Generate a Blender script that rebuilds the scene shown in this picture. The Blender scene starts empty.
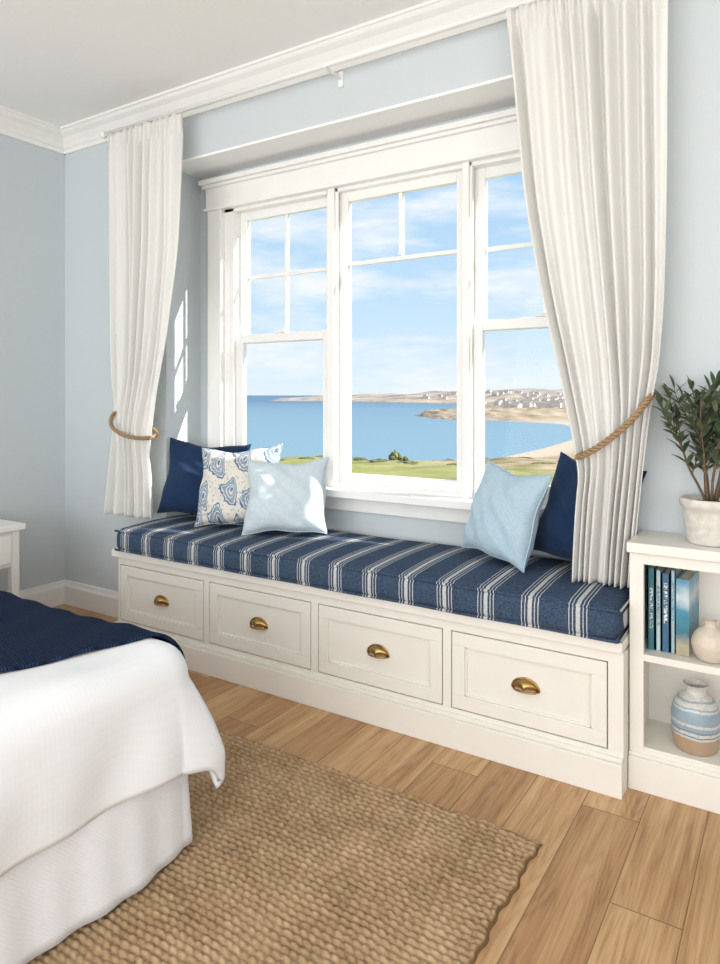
import bpy, math, random
import numpy as np
from mathutils import Vector, Matrix, Euler
random.seed(7); np.random.seed(7)
scene=bpy.context.scene
scene.view_settings.view_transform='Standard'
pi=math.pi

# ------------------------------------------------------------------ materials
def newmat(name):
    m=bpy.data.materials.new(name); m.use_nodes=True
    nt=m.node_tree; b=nt.nodes['Principled BSDF']
    return m,nt,b
def lk(nt,a,b): nt.links.new(a,b)
def math_node(nt,op,a=None,b=None,c=None):
    n=nt.nodes.new('ShaderNodeMath'); n.operation=op
    for i,v in enumerate((a,b,c)):
        if v is None: continue
        if isinstance(v,(int,float)): n.inputs[i].default_value=v
        else: lk(nt,v,n.inputs[i])
    return n.outputs[0]
def ramp(nt,fac,stops,interp='LINEAR'):
    r=nt.nodes.new('ShaderNodeValToRGB'); r.color_ramp.interpolation=interp
    e=r.color_ramp.elements
    e[0].position=stops[0][0]; e[0].color=(*stops[0][1],1)
    e[1].position=stops[1][0]; e[1].color=(*stops[1][1],1)
    for p,c in stops[2:]:
        x=e.new(p); x.color=(*c,1)
    lk(nt,fac,r.inputs[0]); return r.outputs[0]
def noise(nt,vec,scale,detail=3,rough=.5):
    n=nt.nodes.new('ShaderNodeTexNoise'); n.inputs['Scale'].default_value=scale
    n.inputs['Detail'].default_value=detail; n.inputs['Roughness'].default_value=rough
    if vec is not None: lk(nt,vec,n.inputs['Vector'])
    return n.outputs['Fac']
def coords(nt,scale=(1,1,1),which='Object',rot=(0,0,0)):
    t=nt.nodes.new('ShaderNodeTexCoord'); m=nt.nodes.new('ShaderNodeMapping')
    m.inputs['Scale'].default_value=scale; m.inputs['Rotation'].default_value=rot
    lk(nt,t.outputs[which],m.inputs[0]); return m.outputs[0]
def sepxyz(nt,v):
    s=nt.nodes.new('ShaderNodeSeparateXYZ'); lk(nt,v,s.inputs[0]); return s.outputs
def mix(nt,fac,a,b,mode='MIX'):
    n=nt.nodes.new('ShaderNodeMix'); n.data_type='RGBA'; n.blend_type=mode
    if isinstance(fac,(int,float)): n.inputs[0].default_value=fac
    else: lk(nt,fac,n.inputs[0])
    for i,v in ((6,a),(7,b)):
        if isinstance(v,tuple): n.inputs[i].default_value=(*v,1)
        else: lk(nt,v,n.inputs[i])
    return n.outputs[2]
def bump(nt,bs,h,strength=.3,dist=.002):
    n=nt.nodes.new('ShaderNodeBump'); n.inputs['Strength'].default_value=strength
    n.inputs['Distance'].default_value=dist
    lk(nt,h,n.inputs['Height']); lk(nt,n.outputs[0],bs.inputs['Normal'])
def simple(name,col,rough=.5,metal=0,bs=0,bstr=.2,var=0,spec=.5):
    m,nt,b=newmat(name)
    b.inputs['Roughness'].default_value=rough; b.inputs['Metallic'].default_value=metal
    b.inputs['Specular IOR Level'].default_value=spec
    c=coords(nt)
    f=noise(nt,c,bs if bs else 8,4)
    v=max(var,.015)
    lo=tuple(x*(1-v) for x in col); hi=tuple(min(1,x*(1+v)) for x in col)
    lk(nt,ramp(nt,f,[(.3,lo),(.7,hi)]),b.inputs['Base Color'])
    if bs: bump(nt,b,f,bstr)
    return m

M_wall=simple('wall_paint_blue',(.585,.635,.66),.85,bs=180,bstr=.05)
M_ceil=simple('ceiling_paint',(.91,.905,.89),.9,bs=120,bstr=.04)
M_trim=simple('trim_paint_white',(.86,.85,.82),.4)
M_cab=simple('cabinet_paint_cream',(.83,.80,.74),.42)
M_win=simple('window_paint_white',(.88,.875,.85),.35)
M_brass=simple('antique_brass',(.42,.27,.10),.32,metal=1,bs=60,bstr=.1,var=.25)
M_steel=simple('hardware_metal',(.6,.58,.55),.35,metal=1)
M_white_metal=simple('rod_white',(.85,.84,.82),.4)

def fabric(name,col,scale=500,rough=.9,var=.12,strength=.3,sheen=.2,big=0):
    m,nt,b=newmat(name); c=coords(nt)
    b.inputs['Roughness'].default_value=rough; b.inputs['Specular IOR Level'].default_value=.15
    b.inputs['Sheen Weight'].default_value=sheen
    s=sepxyz(nt,c)
    wx=math_node(nt,'SINE',math_node(nt,'MULTIPLY',s[0],scale*2))
    wz=math_node(nt,'SINE',math_node(nt,'MULTIPLY',math_node(nt,'ADD',s[2],s[1]),scale*2))
    w=math_node(nt,'MULTIPLY',wx,wz)
    f=noise(nt,c,scale/4,3)
    h=math_node(nt,'ADD',math_node(nt,'MULTIPLY',w,.3),f)
    lo=tuple(x*(1-var) for x in col); hi=tuple(min(1,x*(1+var)) for x in col)
    lk(nt,ramp(nt,h,[(.2,lo),(.8,hi)]),b.inputs['Base Color'])
    bump(nt,b,h,strength,.0015)
    return m
M_navy=fabric('navy_linen',(.012,.032,.082),450,sheen=.06)
M_lblue=fabric('pale_blue_linen',(.56,.65,.70),350,var=.10)
M_lblue2=fabric('sky_blue_linen',(.42,.56,.65),350,var=.10)

# patterned pillow
m,nt,b=newmat('paisley_print'); M_pat=m
c=coords(nt)
n=nt.nodes.new('ShaderNodeTexNoise'); n.inputs['Scale'].default_value=7; n.inputs['Detail'].default_value=1; lk(nt,c,n.inputs['Vector'])
vm=nt.nodes.new('ShaderNodeVectorMath'); vm.operation='SCALE'; vm.inputs['Scale'].default_value=.05; lk(nt,n.outputs['Color'],vm.inputs[0])
va=nt.nodes.new('ShaderNodeVectorMath'); va.operation='ADD'; lk(nt,c,va.inputs[0]); lk(nt,vm.outputs[0],va.inputs[1])
mp=nt.nodes.new('ShaderNodeMapping'); mp.inputs['Scale'].default_value=(9.5,6.0,.001); mp.inputs['Rotation'].default_value=(0,0,.6); lk(nt,va.outputs[0],mp.inputs[0])
v=nt.nodes.new('ShaderNodeTexVoronoi'); v.inputs['Randomness'].default_value=.40; v.inputs['Scale'].default_value=1; lk(nt,mp.outputs[0],v.inputs['Vector'])
sb=nt.nodes.new('ShaderNodeVectorMath'); sb.operation='SUBTRACT'; lk(nt,mp.outputs[0],sb.inputs[0]); lk(nt,v.outputs['Position'],sb.inputs[1])
ls=sepxyz(nt,sb.outputs[0])
wx=math_node(nt,'MULTIPLY',math_node(nt,'ABSOLUTE',math_node(nt,'ADD',ls[0],math_node(nt,'MULTIPLY',math_node(nt,'MULTIPLY',ls[1],ls[1]),.9))),math_node(nt,'ADD',1.0,math_node(nt,'MULTIPLY',math_node(nt,'MAXIMUM',ls[1],-.2),2.2)))
dd=math_node(nt,'SQRT',math_node(nt,'ADD',math_node(nt,'MULTIPLY',wx,wx),math_node(nt,'MULTIPLY',math_node(nt,'MULTIPLY',ls[1],ls[1]),.8)))
cr=(.72,.69,.62); bl=(.10,.17,.27); lb=(.24,.32,.42)
v3=nt.nodes.new('ShaderNodeTexVoronoi'); v3.inputs['Scale'].default_value=60; lk(nt,c,v3.inputs['Vector'])
dd=math_node(nt,'ADD',dd,math_node(nt,'MULTIPLY',v3.outputs['Distance'],.07))
col=ramp(nt,dd,[(0,bl),(.11,cr),(.15,lb),(.21,cr),(.24,lb),(.32,cr),(.35,bl),(.40,cr)],'CONSTANT')
v2=nt.nodes.new('ShaderNodeTexVoronoi'); v2.inputs['Scale'].default_value=60; lk(nt,c,v2.inputs['Vector'])
spk=math_node(nt,'LESS_THAN',v2.outputs['Distance'],.28)
lk(nt,mix(nt,math_node(nt,'MULTIPLY',spk,.7),col,lb),b.inputs['Base Color']); b.inputs['Roughness'].default_value=.9
bump(nt,b,noise(nt,c,200),.25)

# striped cushion
m,nt,b=newmat('denim_stripe'); M_stripe=m
c=coords(nt); s=sepxyz(nt,c)
wob=math_node(nt,'MULTIPLY',noise(nt,c,5,1),.006)
fx=math_node(nt,'FRACT',math_node(nt,'DIVIDE',math_node(nt,'ADD',math_node(nt,'ADD',s[0],wob),10.085),.155))
dn=noise(nt,coords(nt,(90,900,900)),1,3); dn2=noise(nt,coords(nt,(900,120,120)),1,3)
den=ramp(nt,math_node(nt,'MULTIPLY',math_node(nt,'ADD',dn,dn2),.5),[(.38,(.012,.024,.055)),(.64,(.090,.135,.21))])
W=(1,1,1);K=(0,0,0)
msk=ramp(nt,fx,[(0,K),(.08,W),(.10,K),(.155,W),(.175,K),(.225,W),(.315,K),(.365,W),(.385,K),(.44,W),(.46,K)],'CONSTANT')
whi=ramp(nt,dn,[(.3,(.45,.47,.48)),(.7,(.80,.79,.75))])
lk(nt,mix(nt,math_node(nt,'MULTIPLY',msk,.85),den,whi),b.inputs['Base Color'])
b.inputs['Roughness'].default_value=.9; b.inputs['Specular IOR Level'].default_value=.15
bump(nt,b,math_node(nt,'ADD',dn,dn2),.35,.0015)

# curtain
m,nt,b=newmat('curtain_linen'); M_curt=m
c=coords(nt)
b.inputs['Roughness'].default_value=.9
b.inputs['Specular IOR Level'].default_value=.1
h=noise(nt,coords(nt,(350,350,60)),1,3); h2=noise(nt,coords(nt,(60,60,420)),1,3)
hh=math_node(nt,'ADD',h,h2); bump(nt,b,hh,.12,.001)
lk(nt,ramp(nt,hh,[(.7,(.90,.895,.875)),(1.2,(.95,.945,.93))]),b.inputs['Base Color'])
tr=nt.nodes.new('ShaderNodeBsdfTranslucent'); tr.inputs[0].default_value=(.97,.955,.92,1)
mx=nt.nodes.new('ShaderNodeMixShader'); mx.inputs[0].default_value=.40
out=nt.nodes['Material Output']; lk(nt,b.outputs[0],mx.inputs[1]); lk(nt,tr.outputs[0],mx.inputs[2]); lk(nt,mx.outputs[0],out.inputs[0])

# rope
M_rope=simple('jute_rope',(.36,.235,.125),.85,bs=250,bstr=.6,var=.35)
# bed linens
m,nt,b=newmat('duvet_white'); M_duvet=m
c=coords(nt); s=sepxyz(nt,c)
w=math_node(nt,'SINE',math_node(nt,'MULTIPLY',math_node(nt,'ADD',s[0],math_node(nt,'MULTIPLY',s[2],.6)),520)); w2=math_node(nt,'SINE',math_node(nt,'MULTIPLY',s[1],520))
hh=math_node(nt,'ADD',math_node(nt,'MULTIPLY',math_node(nt,'ADD',w,w2),.09),noise(nt,c,9,3))
lk(nt,ramp(nt,hh,[(.1,(.80,.815,.85)),(.9,(.86,.87,.89))]),b.inputs['Base Color']); b.inputs['Roughness'].default_value=.9; b.inputs['Specular IOR Level'].default_value=.1
bump(nt,b,hh,.15,.0015)
M_skirt=fabric('bed_skirt_linen',(.80,.80,.835),300,var=.03,strength=.12)
m,nt,b=newmat('navy_knit'); M_knit=m
c=coords(nt,rot=(0,0,.25)); s=sepxyz(nt,c)
w=math_node(nt,'ABSOLUTE',math_node(nt,'SINE',math_node(nt,'MULTIPLY',s[0],330)))
w2=math_node(nt,'ABSOLUTE',math_node(nt,'SINE',math_node(nt,'ADD',math_node(nt,'MULTIPLY',s[1],400),math_node(nt,'MULTIPLY',w,1.2))))
hh=math_node(nt,'MULTIPLY',w,w2)
lk(nt,ramp(nt,hh,[(0,(.004,.010,.028)),(.8,(.022,.040,.085))]),b.inputs['Base Color']); b.inputs['Roughness'].default_value=.95; b.inputs['Specular IOR Level'].default_value=.1
bump(nt,b,hh,.8,.004)

# floor oak: planks run along Y
m,nt,b=newmat('oak_planks'); M_floor=m
c=coords(nt); s=sepxyz(nt,c)
px=math_node(nt,'DIVIDE',math_node(nt,'ADD',s[0],20.03),.165)
ix=math_node(nt,'FLOOR',px); fxx=math_node(nt,'FRACT',px)
wn=nt.nodes.new('ShaderNodeTexWhiteNoise'); wn.noise_dimensions='1D'; lk(nt,ix,wn.inputs['W'])
py=math_node(nt,'ADD',math_node(nt,'DIVIDE',math_node(nt,'ADD',s[1],30),1.15),math_node(nt,'MULTIPLY',wn.outputs['Value'],7))
iy=math_node(nt,'FLOOR',py); fyy=math_node(nt,'FRACT',py)
wn2=nt.nodes.new('ShaderNodeTexWhiteNoise'); wn2.noise_dimensions='2D'
cb=nt.nodes.new('ShaderNodeCombineXYZ'); lk(nt,ix,cb.inputs[0]); lk(nt,iy,cb.inputs[1]); lk(nt,cb.outputs[0],wn2.inputs['Vector'])
rnd=wn2.outputs['Value']
def gcoord(sx,sy):
    q=nt.nodes.new('ShaderNodeCombineXYZ'); lk(nt,math_node(nt,'MULTIPLY',s[0],sx),q.inputs[0]); lk(nt,math_node(nt,'MULTIPLY',s[1],sy),q.inputs[1]); lk(nt,math_node(nt,'MULTIPLY',rnd,60),q.inputs[2]); return q.outputs[0]
gl_=noise(nt,gcoord(8,.8),1,2,.5)
rings=math_node(nt,'ABSOLUTE',math_node(nt,'SINE',math_node(nt,'MULTIPLY',gl_,60)))
g1=noise(nt,gcoord(26,1.4),1,5,.6)
g2=noise(nt,gcoord(190,4),1,3,.6)
g=math_node(nt,'ADD',math_node(nt,'MULTIPLY',g1,.55),math_node(nt,'MULTIPLY',g2,.34))
g=math_node(nt,'ADD',g,math_node(nt,'MULTIPLY',rings,.07))
wood=ramp(nt,g,[(.34,(.30,.155,.062)),(.48,(.49,.285,.13)),(.64,(.62,.40,.21))])
tint=ramp(nt,rnd,[(0,(.74,.66,.58)),(.5,(1,1,1)),(1,(1.12,1.18,1.22))])
wood=mix(nt,1,wood,tint,'MULTIPLY')
vk=nt.nodes.new('ShaderNodeTexVoronoi'); vk.inputs['Scale'].default_value=1.0
lk(nt,coords(nt,(4.2,2.0,1)),vk.inputs['Vector'])
kn=ramp(nt,vk.outputs['Distance'],[(.0,(.16,.10,.07)),(.04,(.38,.29,.22)),(.09,(1,1,1))])
wood=mix(nt,1,wood,kn,'MULTIPLY')
ex=math_node(nt,'MINIMUM',fxx,math_node(nt,'SUBTRACT',1,fxx)); ey=math_node(nt,'MINIMUM',fyy,math_node(nt,'SUBTRACT',1,fyy))
gap=math_node(nt,'MAXIMUM',math_node(nt,'LESS_THAN',ex,.010),math_node(nt,'LESS_THAN',ey,.0016))
lk(nt,mix(nt,math_node(nt,'MULTIPLY',gap,.75),wood,(.12,.06,.025)),b.inputs['Base Color'])
b.inputs['Roughness'].default_value=.42; bump(nt,b,math_node(nt,'SUBTRACT',g,gap),.10,.002)

# rug
m,nt,b=newmat('jute_weave'); M_rug=m
c=coords(nt); s=sepxyz(nt,c)
n1=noise(nt,coords(nt,(60,90,60)),1,4,.7); n2=noise(nt,c,6,3)
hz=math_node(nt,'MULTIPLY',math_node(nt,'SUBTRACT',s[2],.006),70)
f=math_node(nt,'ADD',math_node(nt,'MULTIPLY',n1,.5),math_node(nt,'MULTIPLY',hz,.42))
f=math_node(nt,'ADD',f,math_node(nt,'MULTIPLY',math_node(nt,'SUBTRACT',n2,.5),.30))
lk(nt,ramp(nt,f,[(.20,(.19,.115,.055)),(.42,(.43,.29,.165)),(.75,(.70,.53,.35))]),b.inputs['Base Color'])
b.inputs['Roughness'].default_value=.95; b.inputs['Specular IOR Level'].default_value=.1
fib=noise(nt,coords(nt,(420,160,200),rot=(0,0,.6)),1,3); bump(nt,b,fib,.7,.003)

# glass
m=bpy.data.materials.new('window_glass'); m.use_nodes=True; nt=m.node_tree; nt.nodes.clear(); M_glass=m
o=nt.nodes.new('ShaderNodeOutputMaterial'); t=nt.nodes.new('ShaderNodeBsdfTransparent'); gl=nt.nodes.new('ShaderNodeBsdfGlossy'); gl.inputs['Roughness'].default_value=.02
mx=nt.nodes.new('ShaderNodeMixShader'); mx.inputs[0].default_value=.004
lk(nt,t.outputs[0],mx.inputs[1]); lk(nt,gl.outputs[0],mx.inputs[2]); lk(nt,mx.outputs[0],o.inputs[0])

# ------------------------------------------------------------------ mesh builder
class G:
    def __init__(s): s.v=[]; s.f=[]; s.m=[]
    def box(s,x0,x1,y0,y1,z0,z1,mi=0,R=None,T=None):
        b=len(s.v)
        P=[(x,y,z) for z in (z0,z1) for y in (y0,y1) for x in (x0,x1)]
        if R is not None or T is not None:
            R=R or Matrix.Identity(3); T=T or Vector((0,0,0))
            P=[tuple(R@Vector(p)+Vector(T)) for p in P]
        s.v+=P
        for q in ((0,2,3,1),(4,5,7,6),(0,1,5,4),(2,6,7,3),(0,4,6,2),(1,3,7,5)):
            s.f.append(tuple(b+i for i in q)); s.m.append(mi)
    def grid(s,P,mi=0,closeu=False,closev=False):
        nv=len(P); nu=len(P[0]); b=len(s.v)
        for r in P: s.v+=[tuple(p) for p in r]
        for j in range(nv if closev else nv-1):
            for i in range(nu if closeu else nu-1):
                s.f.append((b+j*nu+i,b+j*nu+(i+1)%nu,b+((j+1)%nv)*nu+(i+1)%nu,b+((j+1)%nv)*nu+i)); s.m.append(mi)
    def lathe(s,prof,n=40,c=(0,0,0),mi=0):
        P=[[(c[0]+r*math.cos(2*pi*i/n),c[1]+r*math.sin(2*pi*i/n),c[2]+z) for i in range(n)] for r,z in prof]
        s.grid(P,mi,closeu=True)
    def tube(s,path,rad,n=8,closed=False,mi=0,caps=True):
        path=[Vector(p) for p in path]; N=len(path); P=[]; up=None
        for i,p in enumerate(path):
            a=path[(i-1)%N] if (closed or i>0) else p
            c=path[(i+1)%N] if (closed or i<N-1) else p
            t=(c-a).normalized()
            if up is None: up=Vector((0,0,1)) if abs(t.z)<.9 else Vector((1,0,0))
            u=(up-t*up.dot(t)).normalized(); w=t.cross(u); up=u
            r=rad[i] if isinstance(rad,(list,tuple)) else rad
            P.append([p+u*r*math.cos(2*pi*k/n)+w*r*math.sin(2*pi*k/n) for k in range(n)])
        b=len(s.v); s.grid(P,mi,closeu=True,closev=closed)
        if caps and not closed:
            s.f.append(tuple(b+k for k in range(n))[::-1]); s.m.append(mi)
            s.f.append(tuple(b+(N-1)*n+k for k in range(n))); s.m.append(mi)
    def extr(s,prof,axis,a,b2,fn,mi=0):
        P=[[fn(d,z,t) for d,z in prof] for t in (a,b2)]
        bb=len(s.v); n=len(prof); s.grid(P,mi,closeu=True)
        s.f.append(tuple(range(bb,bb+n))); s.m.append(mi); s.f.append(tuple(range(bb+n,bb+2*n))[::-1]); s.m.append(mi)
    def obj(s,name,mats,smooth=False,parent=None,bevel=0,solid=0,loc=None,rot=None,subs=0):
        me=bpy.data.meshes.new(name); me.from_pydata(s.v,[],s.f)
        if not isinstance(mats,(list,tuple)): mats=[mats]
        for m in mats: me.materials.append(m)
        me.polygons.foreach_set('material_index',s.m)
        import bmesh
        bm=bmesh.new(); bm.from_mesh(me); bmesh.ops.recalc_face_normals(bm,faces=bm.faces); bm.to_mesh(me); bm.free()
        if smooth: me.polygons.foreach_set('use_smooth',[True]*len(me.polygons))
        ob=bpy.data.objects.new(name,me); scene.collection.objects.link(ob)
        if solid:
            md=ob.modifiers.new('solid','SOLIDIFY'); md.thickness=solid; md.offset=0
        if bevel:
            md=ob.modifiers.new('bevel','BEVEL'); md.width=bevel; md.segments=2; md.limit_method='ANGLE'; md.angle_limit=.6
        if subs:
            md=ob.modifiers.new('sub','SUBSURF'); md.levels=subs; md.render_levels=subs
        if loc: ob.location=loc
        if rot: ob.rotation_euler=rot
        if parent: ob.parent=parent
        return ob
def empty(name):
    e=bpy.data.objects.new(name,None); scene.collection.objects.link(e); e.empty_display_size=.1; return e
def B(name,a,mat,parent=None,bevel=.002):
    g=G(); g.box(*a); return g.obj(name,mat,parent=parent,bevel=bevel)

# ------------------------------------------------------------------ room dims
XL=-3.73; XR=1.6; YW=2.55; YG=2.80; YO=2.88; YB=-3.0; ZC=2.81
RX0=-2.85; RX1=-.50; SOF=2.48
B('floor',(XL-.12,XR+.12,YB,YO,-.12,0),M_floor,bevel=0)
B('ceiling',(XL-.12,XR+.12,YB,YO,ZC,ZC+.12),M_ceil,bevel=0)
B('wall_left',(XL-.12,XL,YB,YO,0,ZC),M_wall,bevel=0)
B('wall_right',(XR,XR+.12,YB,YO,0,ZC),M_wall,bevel=0)
g=G()
g.box(XL,RX0,YW,YO,0,ZC); g.box(RX1,XR,YW,YO,0,ZC)
g.box(RX0,RX1,YW,YO,SOF,ZC)
g.box(RX0,RX1,YG,YO,0,.76); g.box(RX0,RX1,YG,YO,2.27,SOF)
g.box(RX0,-2.66,YG,YO,.76,2.27); g.box(-.58,RX1,YG,YO,.76,2.27)
g.obj('wall_window',M_wall)
B('trim_1',(RX0,RX1,YW-.004,YG,SOF-.012,SOF),M_ceil,bevel=0)
prof=[(0,2.695),(.012,2.695),(.015,2.715),(.024,2.722),(.034,2.742),(.056,2.768),(.080,2.782),(.088,2.79),(.092,2.796),(.10,2.798),(.10,ZC),(0,ZC)]
g=G(); g.extr(prof,'x',XL,XR,lambda d,z,t:(t,YW-d,z)); g.obj('trim_2',M_trim)
g=G(); g.extr(prof,'y',YB,YW,lambda d,z,t:(XL+d,t,z)); g.obj('trim_3',M_trim)
bp=[(0,0),(.018,0),(.018,.105),(.012,.12),(.009,.138),(0,.14)]
g=G(); g.extr(bp,'y',YB,YW,lambda d,z,t:(XL+d,t,z)); g.obj('baseboard_left',M_trim)
g=G(); g.extr(bp,'x',XL,-2.88,lambda d,z,t:(t,YW-d,z)); g.extr(bp,'x',.42,XR,lambda d,z,t:(t,YW-d,z)); g.obj('baseboard_window',M_trim)

# ------------------------------------------------------------------ window
win=empty('window_1')
g=G()
g.box(-2.765,-2.66,2.768,YG,.80,2.27); g.box(-.585,-.505,2.768,YG,.80,2.27)
g.box(-2.68,-2.655,2.758,YG,.80,2.27)
g.box(-2.772,-.505,2.762,YG,2.27,2.39)
g.box(-2.78,-.503,2.750,YG,2.262,2.278)
g.box(-2.785,-.503,2.742,YG,2.385,2.402); g.box(-2.795,-.503,2.725,YG,2.402,2.428)
g.obj('casing',M_win,parent=win,bevel=.003)
g=G(); g.box(-2.80,-.503,2.70,2.84,.762,.80); g.box(-2.77,-.503,2.775,YG,.69,.762)
g.obj('stool_and_apron',M_win,parent=win,bevel=.005)
g=G()
g.box(-2.66,-2.59,2.79,2.88,.80,2.27); g.box(-1.96,-1.92,2.775,2.88,.80,2.27); g.box(-1.24,-1.21,2.775,2.88,.80,2.27)
g.box(-1.975,-1.905,2.79,2.80,.80,2.27); g.box(-1.25,-1.20,2.79,2.80,.80,2.27)
g.box(-2.66,-.58,2.79,2.88,2.245,2.27); g.box(-2.66,-.58,2.80,2.88,.78,.815)
g.obj('jambs',M_win,parent=win,bevel=.003)
def sash(name,x0,x1,z0,z1,y0,y1,st=.05,bt=.055,tp=.05,vm=None,hm=None):
    g=G(); g.box(x0,x0+st,y0,y1,z0,z1); g.box(x1-st,x1,y0,y1,z0,z1)
    g.box(x0+st,x1-st,y0,y1,z0,z0+bt); g.box(x0+st,x1-st,y0,y1,z1-tp,z1)
    ym=(y0+y1)/2
    if vm: g.box(vm[0]-.010,vm[0]+.010,y0+.006,y1-.006,vm[1],z1-tp)
    if hm: g.box(x0+st,x1-st,y0+.007,y1-.007,hm-.010,hm+.010)
    g.obj(name,M_win,parent=win,bevel=.004)
    gg=G(); gg.box(x0+st-.005,x1-st+.005,ym-.002,ym+.002,z0+bt-.005,z1-tp+.005); gg.obj(name+'_glass',M_glass,parent=win)
for nm,x0,x1 in (('left',-2.59,-1.96),('right',-1.21,-.58)):
    sash('upper_sash_'+nm,x0,x1,1.53,2.25,2.842,2.872,bt=.045,vm=((x0+x1)/2,1.575),hm=1.888)
    sash('lower_sash_'+nm,x0,x1,.81,1.575,2.808,2.840,bt=.065,tp=.045)
    g=G(); xm=(x0+x1)/2; g.box(xm-.03,xm+.03,2.80,2.815,1.575,1.582); g.tube([(xm-.01,2.81,1.585),(xm+.02,2.803,1.587)],.004)
    g.obj('sash_lock_'+nm,M_white_metal,parent=win,bevel=.002)
sash('picture_sash',-1.92,-1.24,.81,2.25,2.825,2.860,bt=.055,vm=(-1.58,1.905),hm=1.893)

# ------------------------------------------------------------------ window seat
seat=empty('window_seat')
BX0,BX1,BY=-2.86,-.462,2.25
g=G(); g.box(BX0,BX1,BY+.03,2.545,.0,.44); g.box(RX0+.005,RX1-.005,2.545,2.79,0,.44)
g.obj('carcass',M_cab,parent=seat)
g=G(); g.box(BX0-.03,BX1,BY-.018,2.545,.447,.482); g.box(RX0+.005,RX1-.005,2.545,2.795,.447,.482)
g.obj('seat_top',M_cab,parent=seat,bevel=.004)
g=G(); g.box(BX0-.018,BX1,BY-.022,BY+.03,0,.105); g.box(BX0-.018,BX1,BY-.012,BY+.03,.105,.12)
g.obj('plinth',M_cab,parent=seat,bevel=.003)
dr=[(-2.845,-2.27),(-2.238,-1.668),(-1.634,-1.08),(-1.048,-.508)]
g=G(); g.box(BX0,BX1,BY,BY+.03,.412,.447); g.box(BX0,BX1,BY,BY+.03,.12,.135)
xs=[BX0]+[v for d in dr for v in d]+[BX1]
for i in range(0,len(xs),2): g.box(xs[i],xs[i+1],BY,BY+.03,.135,.412)
g.obj('face_frame',M_cab,parent=seat)
for k,(a,c_) in enumerate(dr):
    g=G(); x0=a+.004; x1=c_-.004; z0=.139; z1=.408; y0=BY-.002; y1=BY+.025; w=.048
    g.box(x0,x1,y0,y1,z0,z0+w); g.box(x0,x1,y0,y1,z1-w,z1); g.box(x0,x0+w,y0,y1,z0+w,z1-w); g.box(x1-w,x1,y0,y1,z0+w,z1-w)
    g.box(x0+w,x1-w,y0+.013,y1,z0+w,z1-w)
    q=.007
    g.box(x0+w,x1-w,y0+.006,y1,z0+w,z0+w+q); g.box(x0+w,x1-w,y0+.006,y1,z1-w-q,z1-w); g.box(x0+w,x0+w+q,y0+.006,y1,z0+w,z1-w); g.box(x1-w-q,x1-w,y0+.006,y1,z0+w,z1-w)
    g.obj('drawer_front_%d'%(k+1),M_cab,parent=seat,bevel=.002)
    g=G(); cx=(x0+x1)/2; cz=.272; yb=y0+.013; P=[]
    for j in range(9):
        th=j/8*pi/2; row=[]
        for i in range(17):
            ph=i/16*pi
            row.append((cx-.044*math.cos(ph)*math.cos(th*.98), yb-.026*math.sin(th)*(math.sin(ph)**.5)-.001, cz-.013+.034*math.sin(ph)*math.cos(th*.98)**.7))
        P.append(row)
    g.grid(P)
    g.tube([(cx-.047*math.cos(i/20*pi),yb-.002,cz-.013+.036*math.sin(i/20*pi)) for i in range(21)],.003,6)
    g.tube([(cx-.044+.088*i/12,yb-.026*math.sin(i/12*pi)**.5-.001,cz-.014) for i in range(13)],.0028,6)
    g.obj('cup_pull_%d'%(k+1),M_brass,smooth=True,parent=seat,solid=.002)

# seat cushion
cush=empty('seat_cushion')
def cushion(name,x0,x1,y0,y1,z0,z1,r=.03,nx=120,ny=30):
    g=G(); H=z1-z0
    def loop(n=8):
        P=[]
        for (cy,cz,a0) in ((y1-r,z1-r,0),(y0+r,z1-r,pi/2),(y0+r,z0+r,pi),(y1-r,z0+r,1.5*pi)):
            for i in range(n):
                a=a0+i/(n-1)*pi/2; P.append((cy+r*math.cos(a),cz+r*math.sin(a)))
        return P
    base=loop(); full=[]
    for i,p in enumerate(base):
        q=base[(i+1)%len(base)]; full.append(p)
        d=abs(q[0]-p[0])
        if d>.1:
            for k in range(1,16): full.append((p[0]+(q[0]-p[0])*k/16,p[1]+(q[1]-p[1])*k/16))
    ym=(y0+y1)/2; zm=(z0+z1)/2; P=[]
    for i in range(nx+1):
        s=i/nx; x=x0+(x1-x0)*s
        e=min(x-x0,x1-x); k=1.0
        if e<r: k=1-(r-math.sqrt(max(0,r*r-(r-e)**2)))/ (H/2)*1.0
        row=[]
        for (y,z) in full:
            yy=y if e>=r else ym+(y-ym)*(1-(1-k)*H/(y1-y0))
            zz=zm+(z-zm)*k
            if z>zm:
                t=(y-y0)/(y1-y0)
                zz+=.012*math.sin(pi*min(1,max(0,t)))*(k)+.0025*math.sin(x*9+y*7)*math.sin(x*3.1)*k
            if y<y0+.02: yy-=.006*math.sin(pi*(z-z0)/H)+.003*math.sin(x*7)
            row.append((x,yy,zz))
        P.append(row)
    g.grid(P,closeu=True)
    n=len(full); g.f.append(tuple(range(n))); g.m.append(0); g.f.append(tuple(range(nx*n,nx*n+n))[::-1]); g.m.append(0)
    g.obj(name,M_stripe,smooth=True,parent=cush)
    for z in (z1-.008,z0+.008):
        gg=G(); q=.006
        pts=[(x0+q+(x1-x0-2*q)*i/100,y0+.001+.003*math.sin(i*.3),z) for i in range(101)]
        pts+= [(x1-.002,y0+.02+(y1-y0-.04)*i/10,z) for i in range(11)]
        gg.tube(pts,.0055,6); gg.obj('piping',M_stripe,smooth=True,parent=cush)
cushion('cushion_pad',-2.842,-.466,2.212,2.775,.483,.592)

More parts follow.
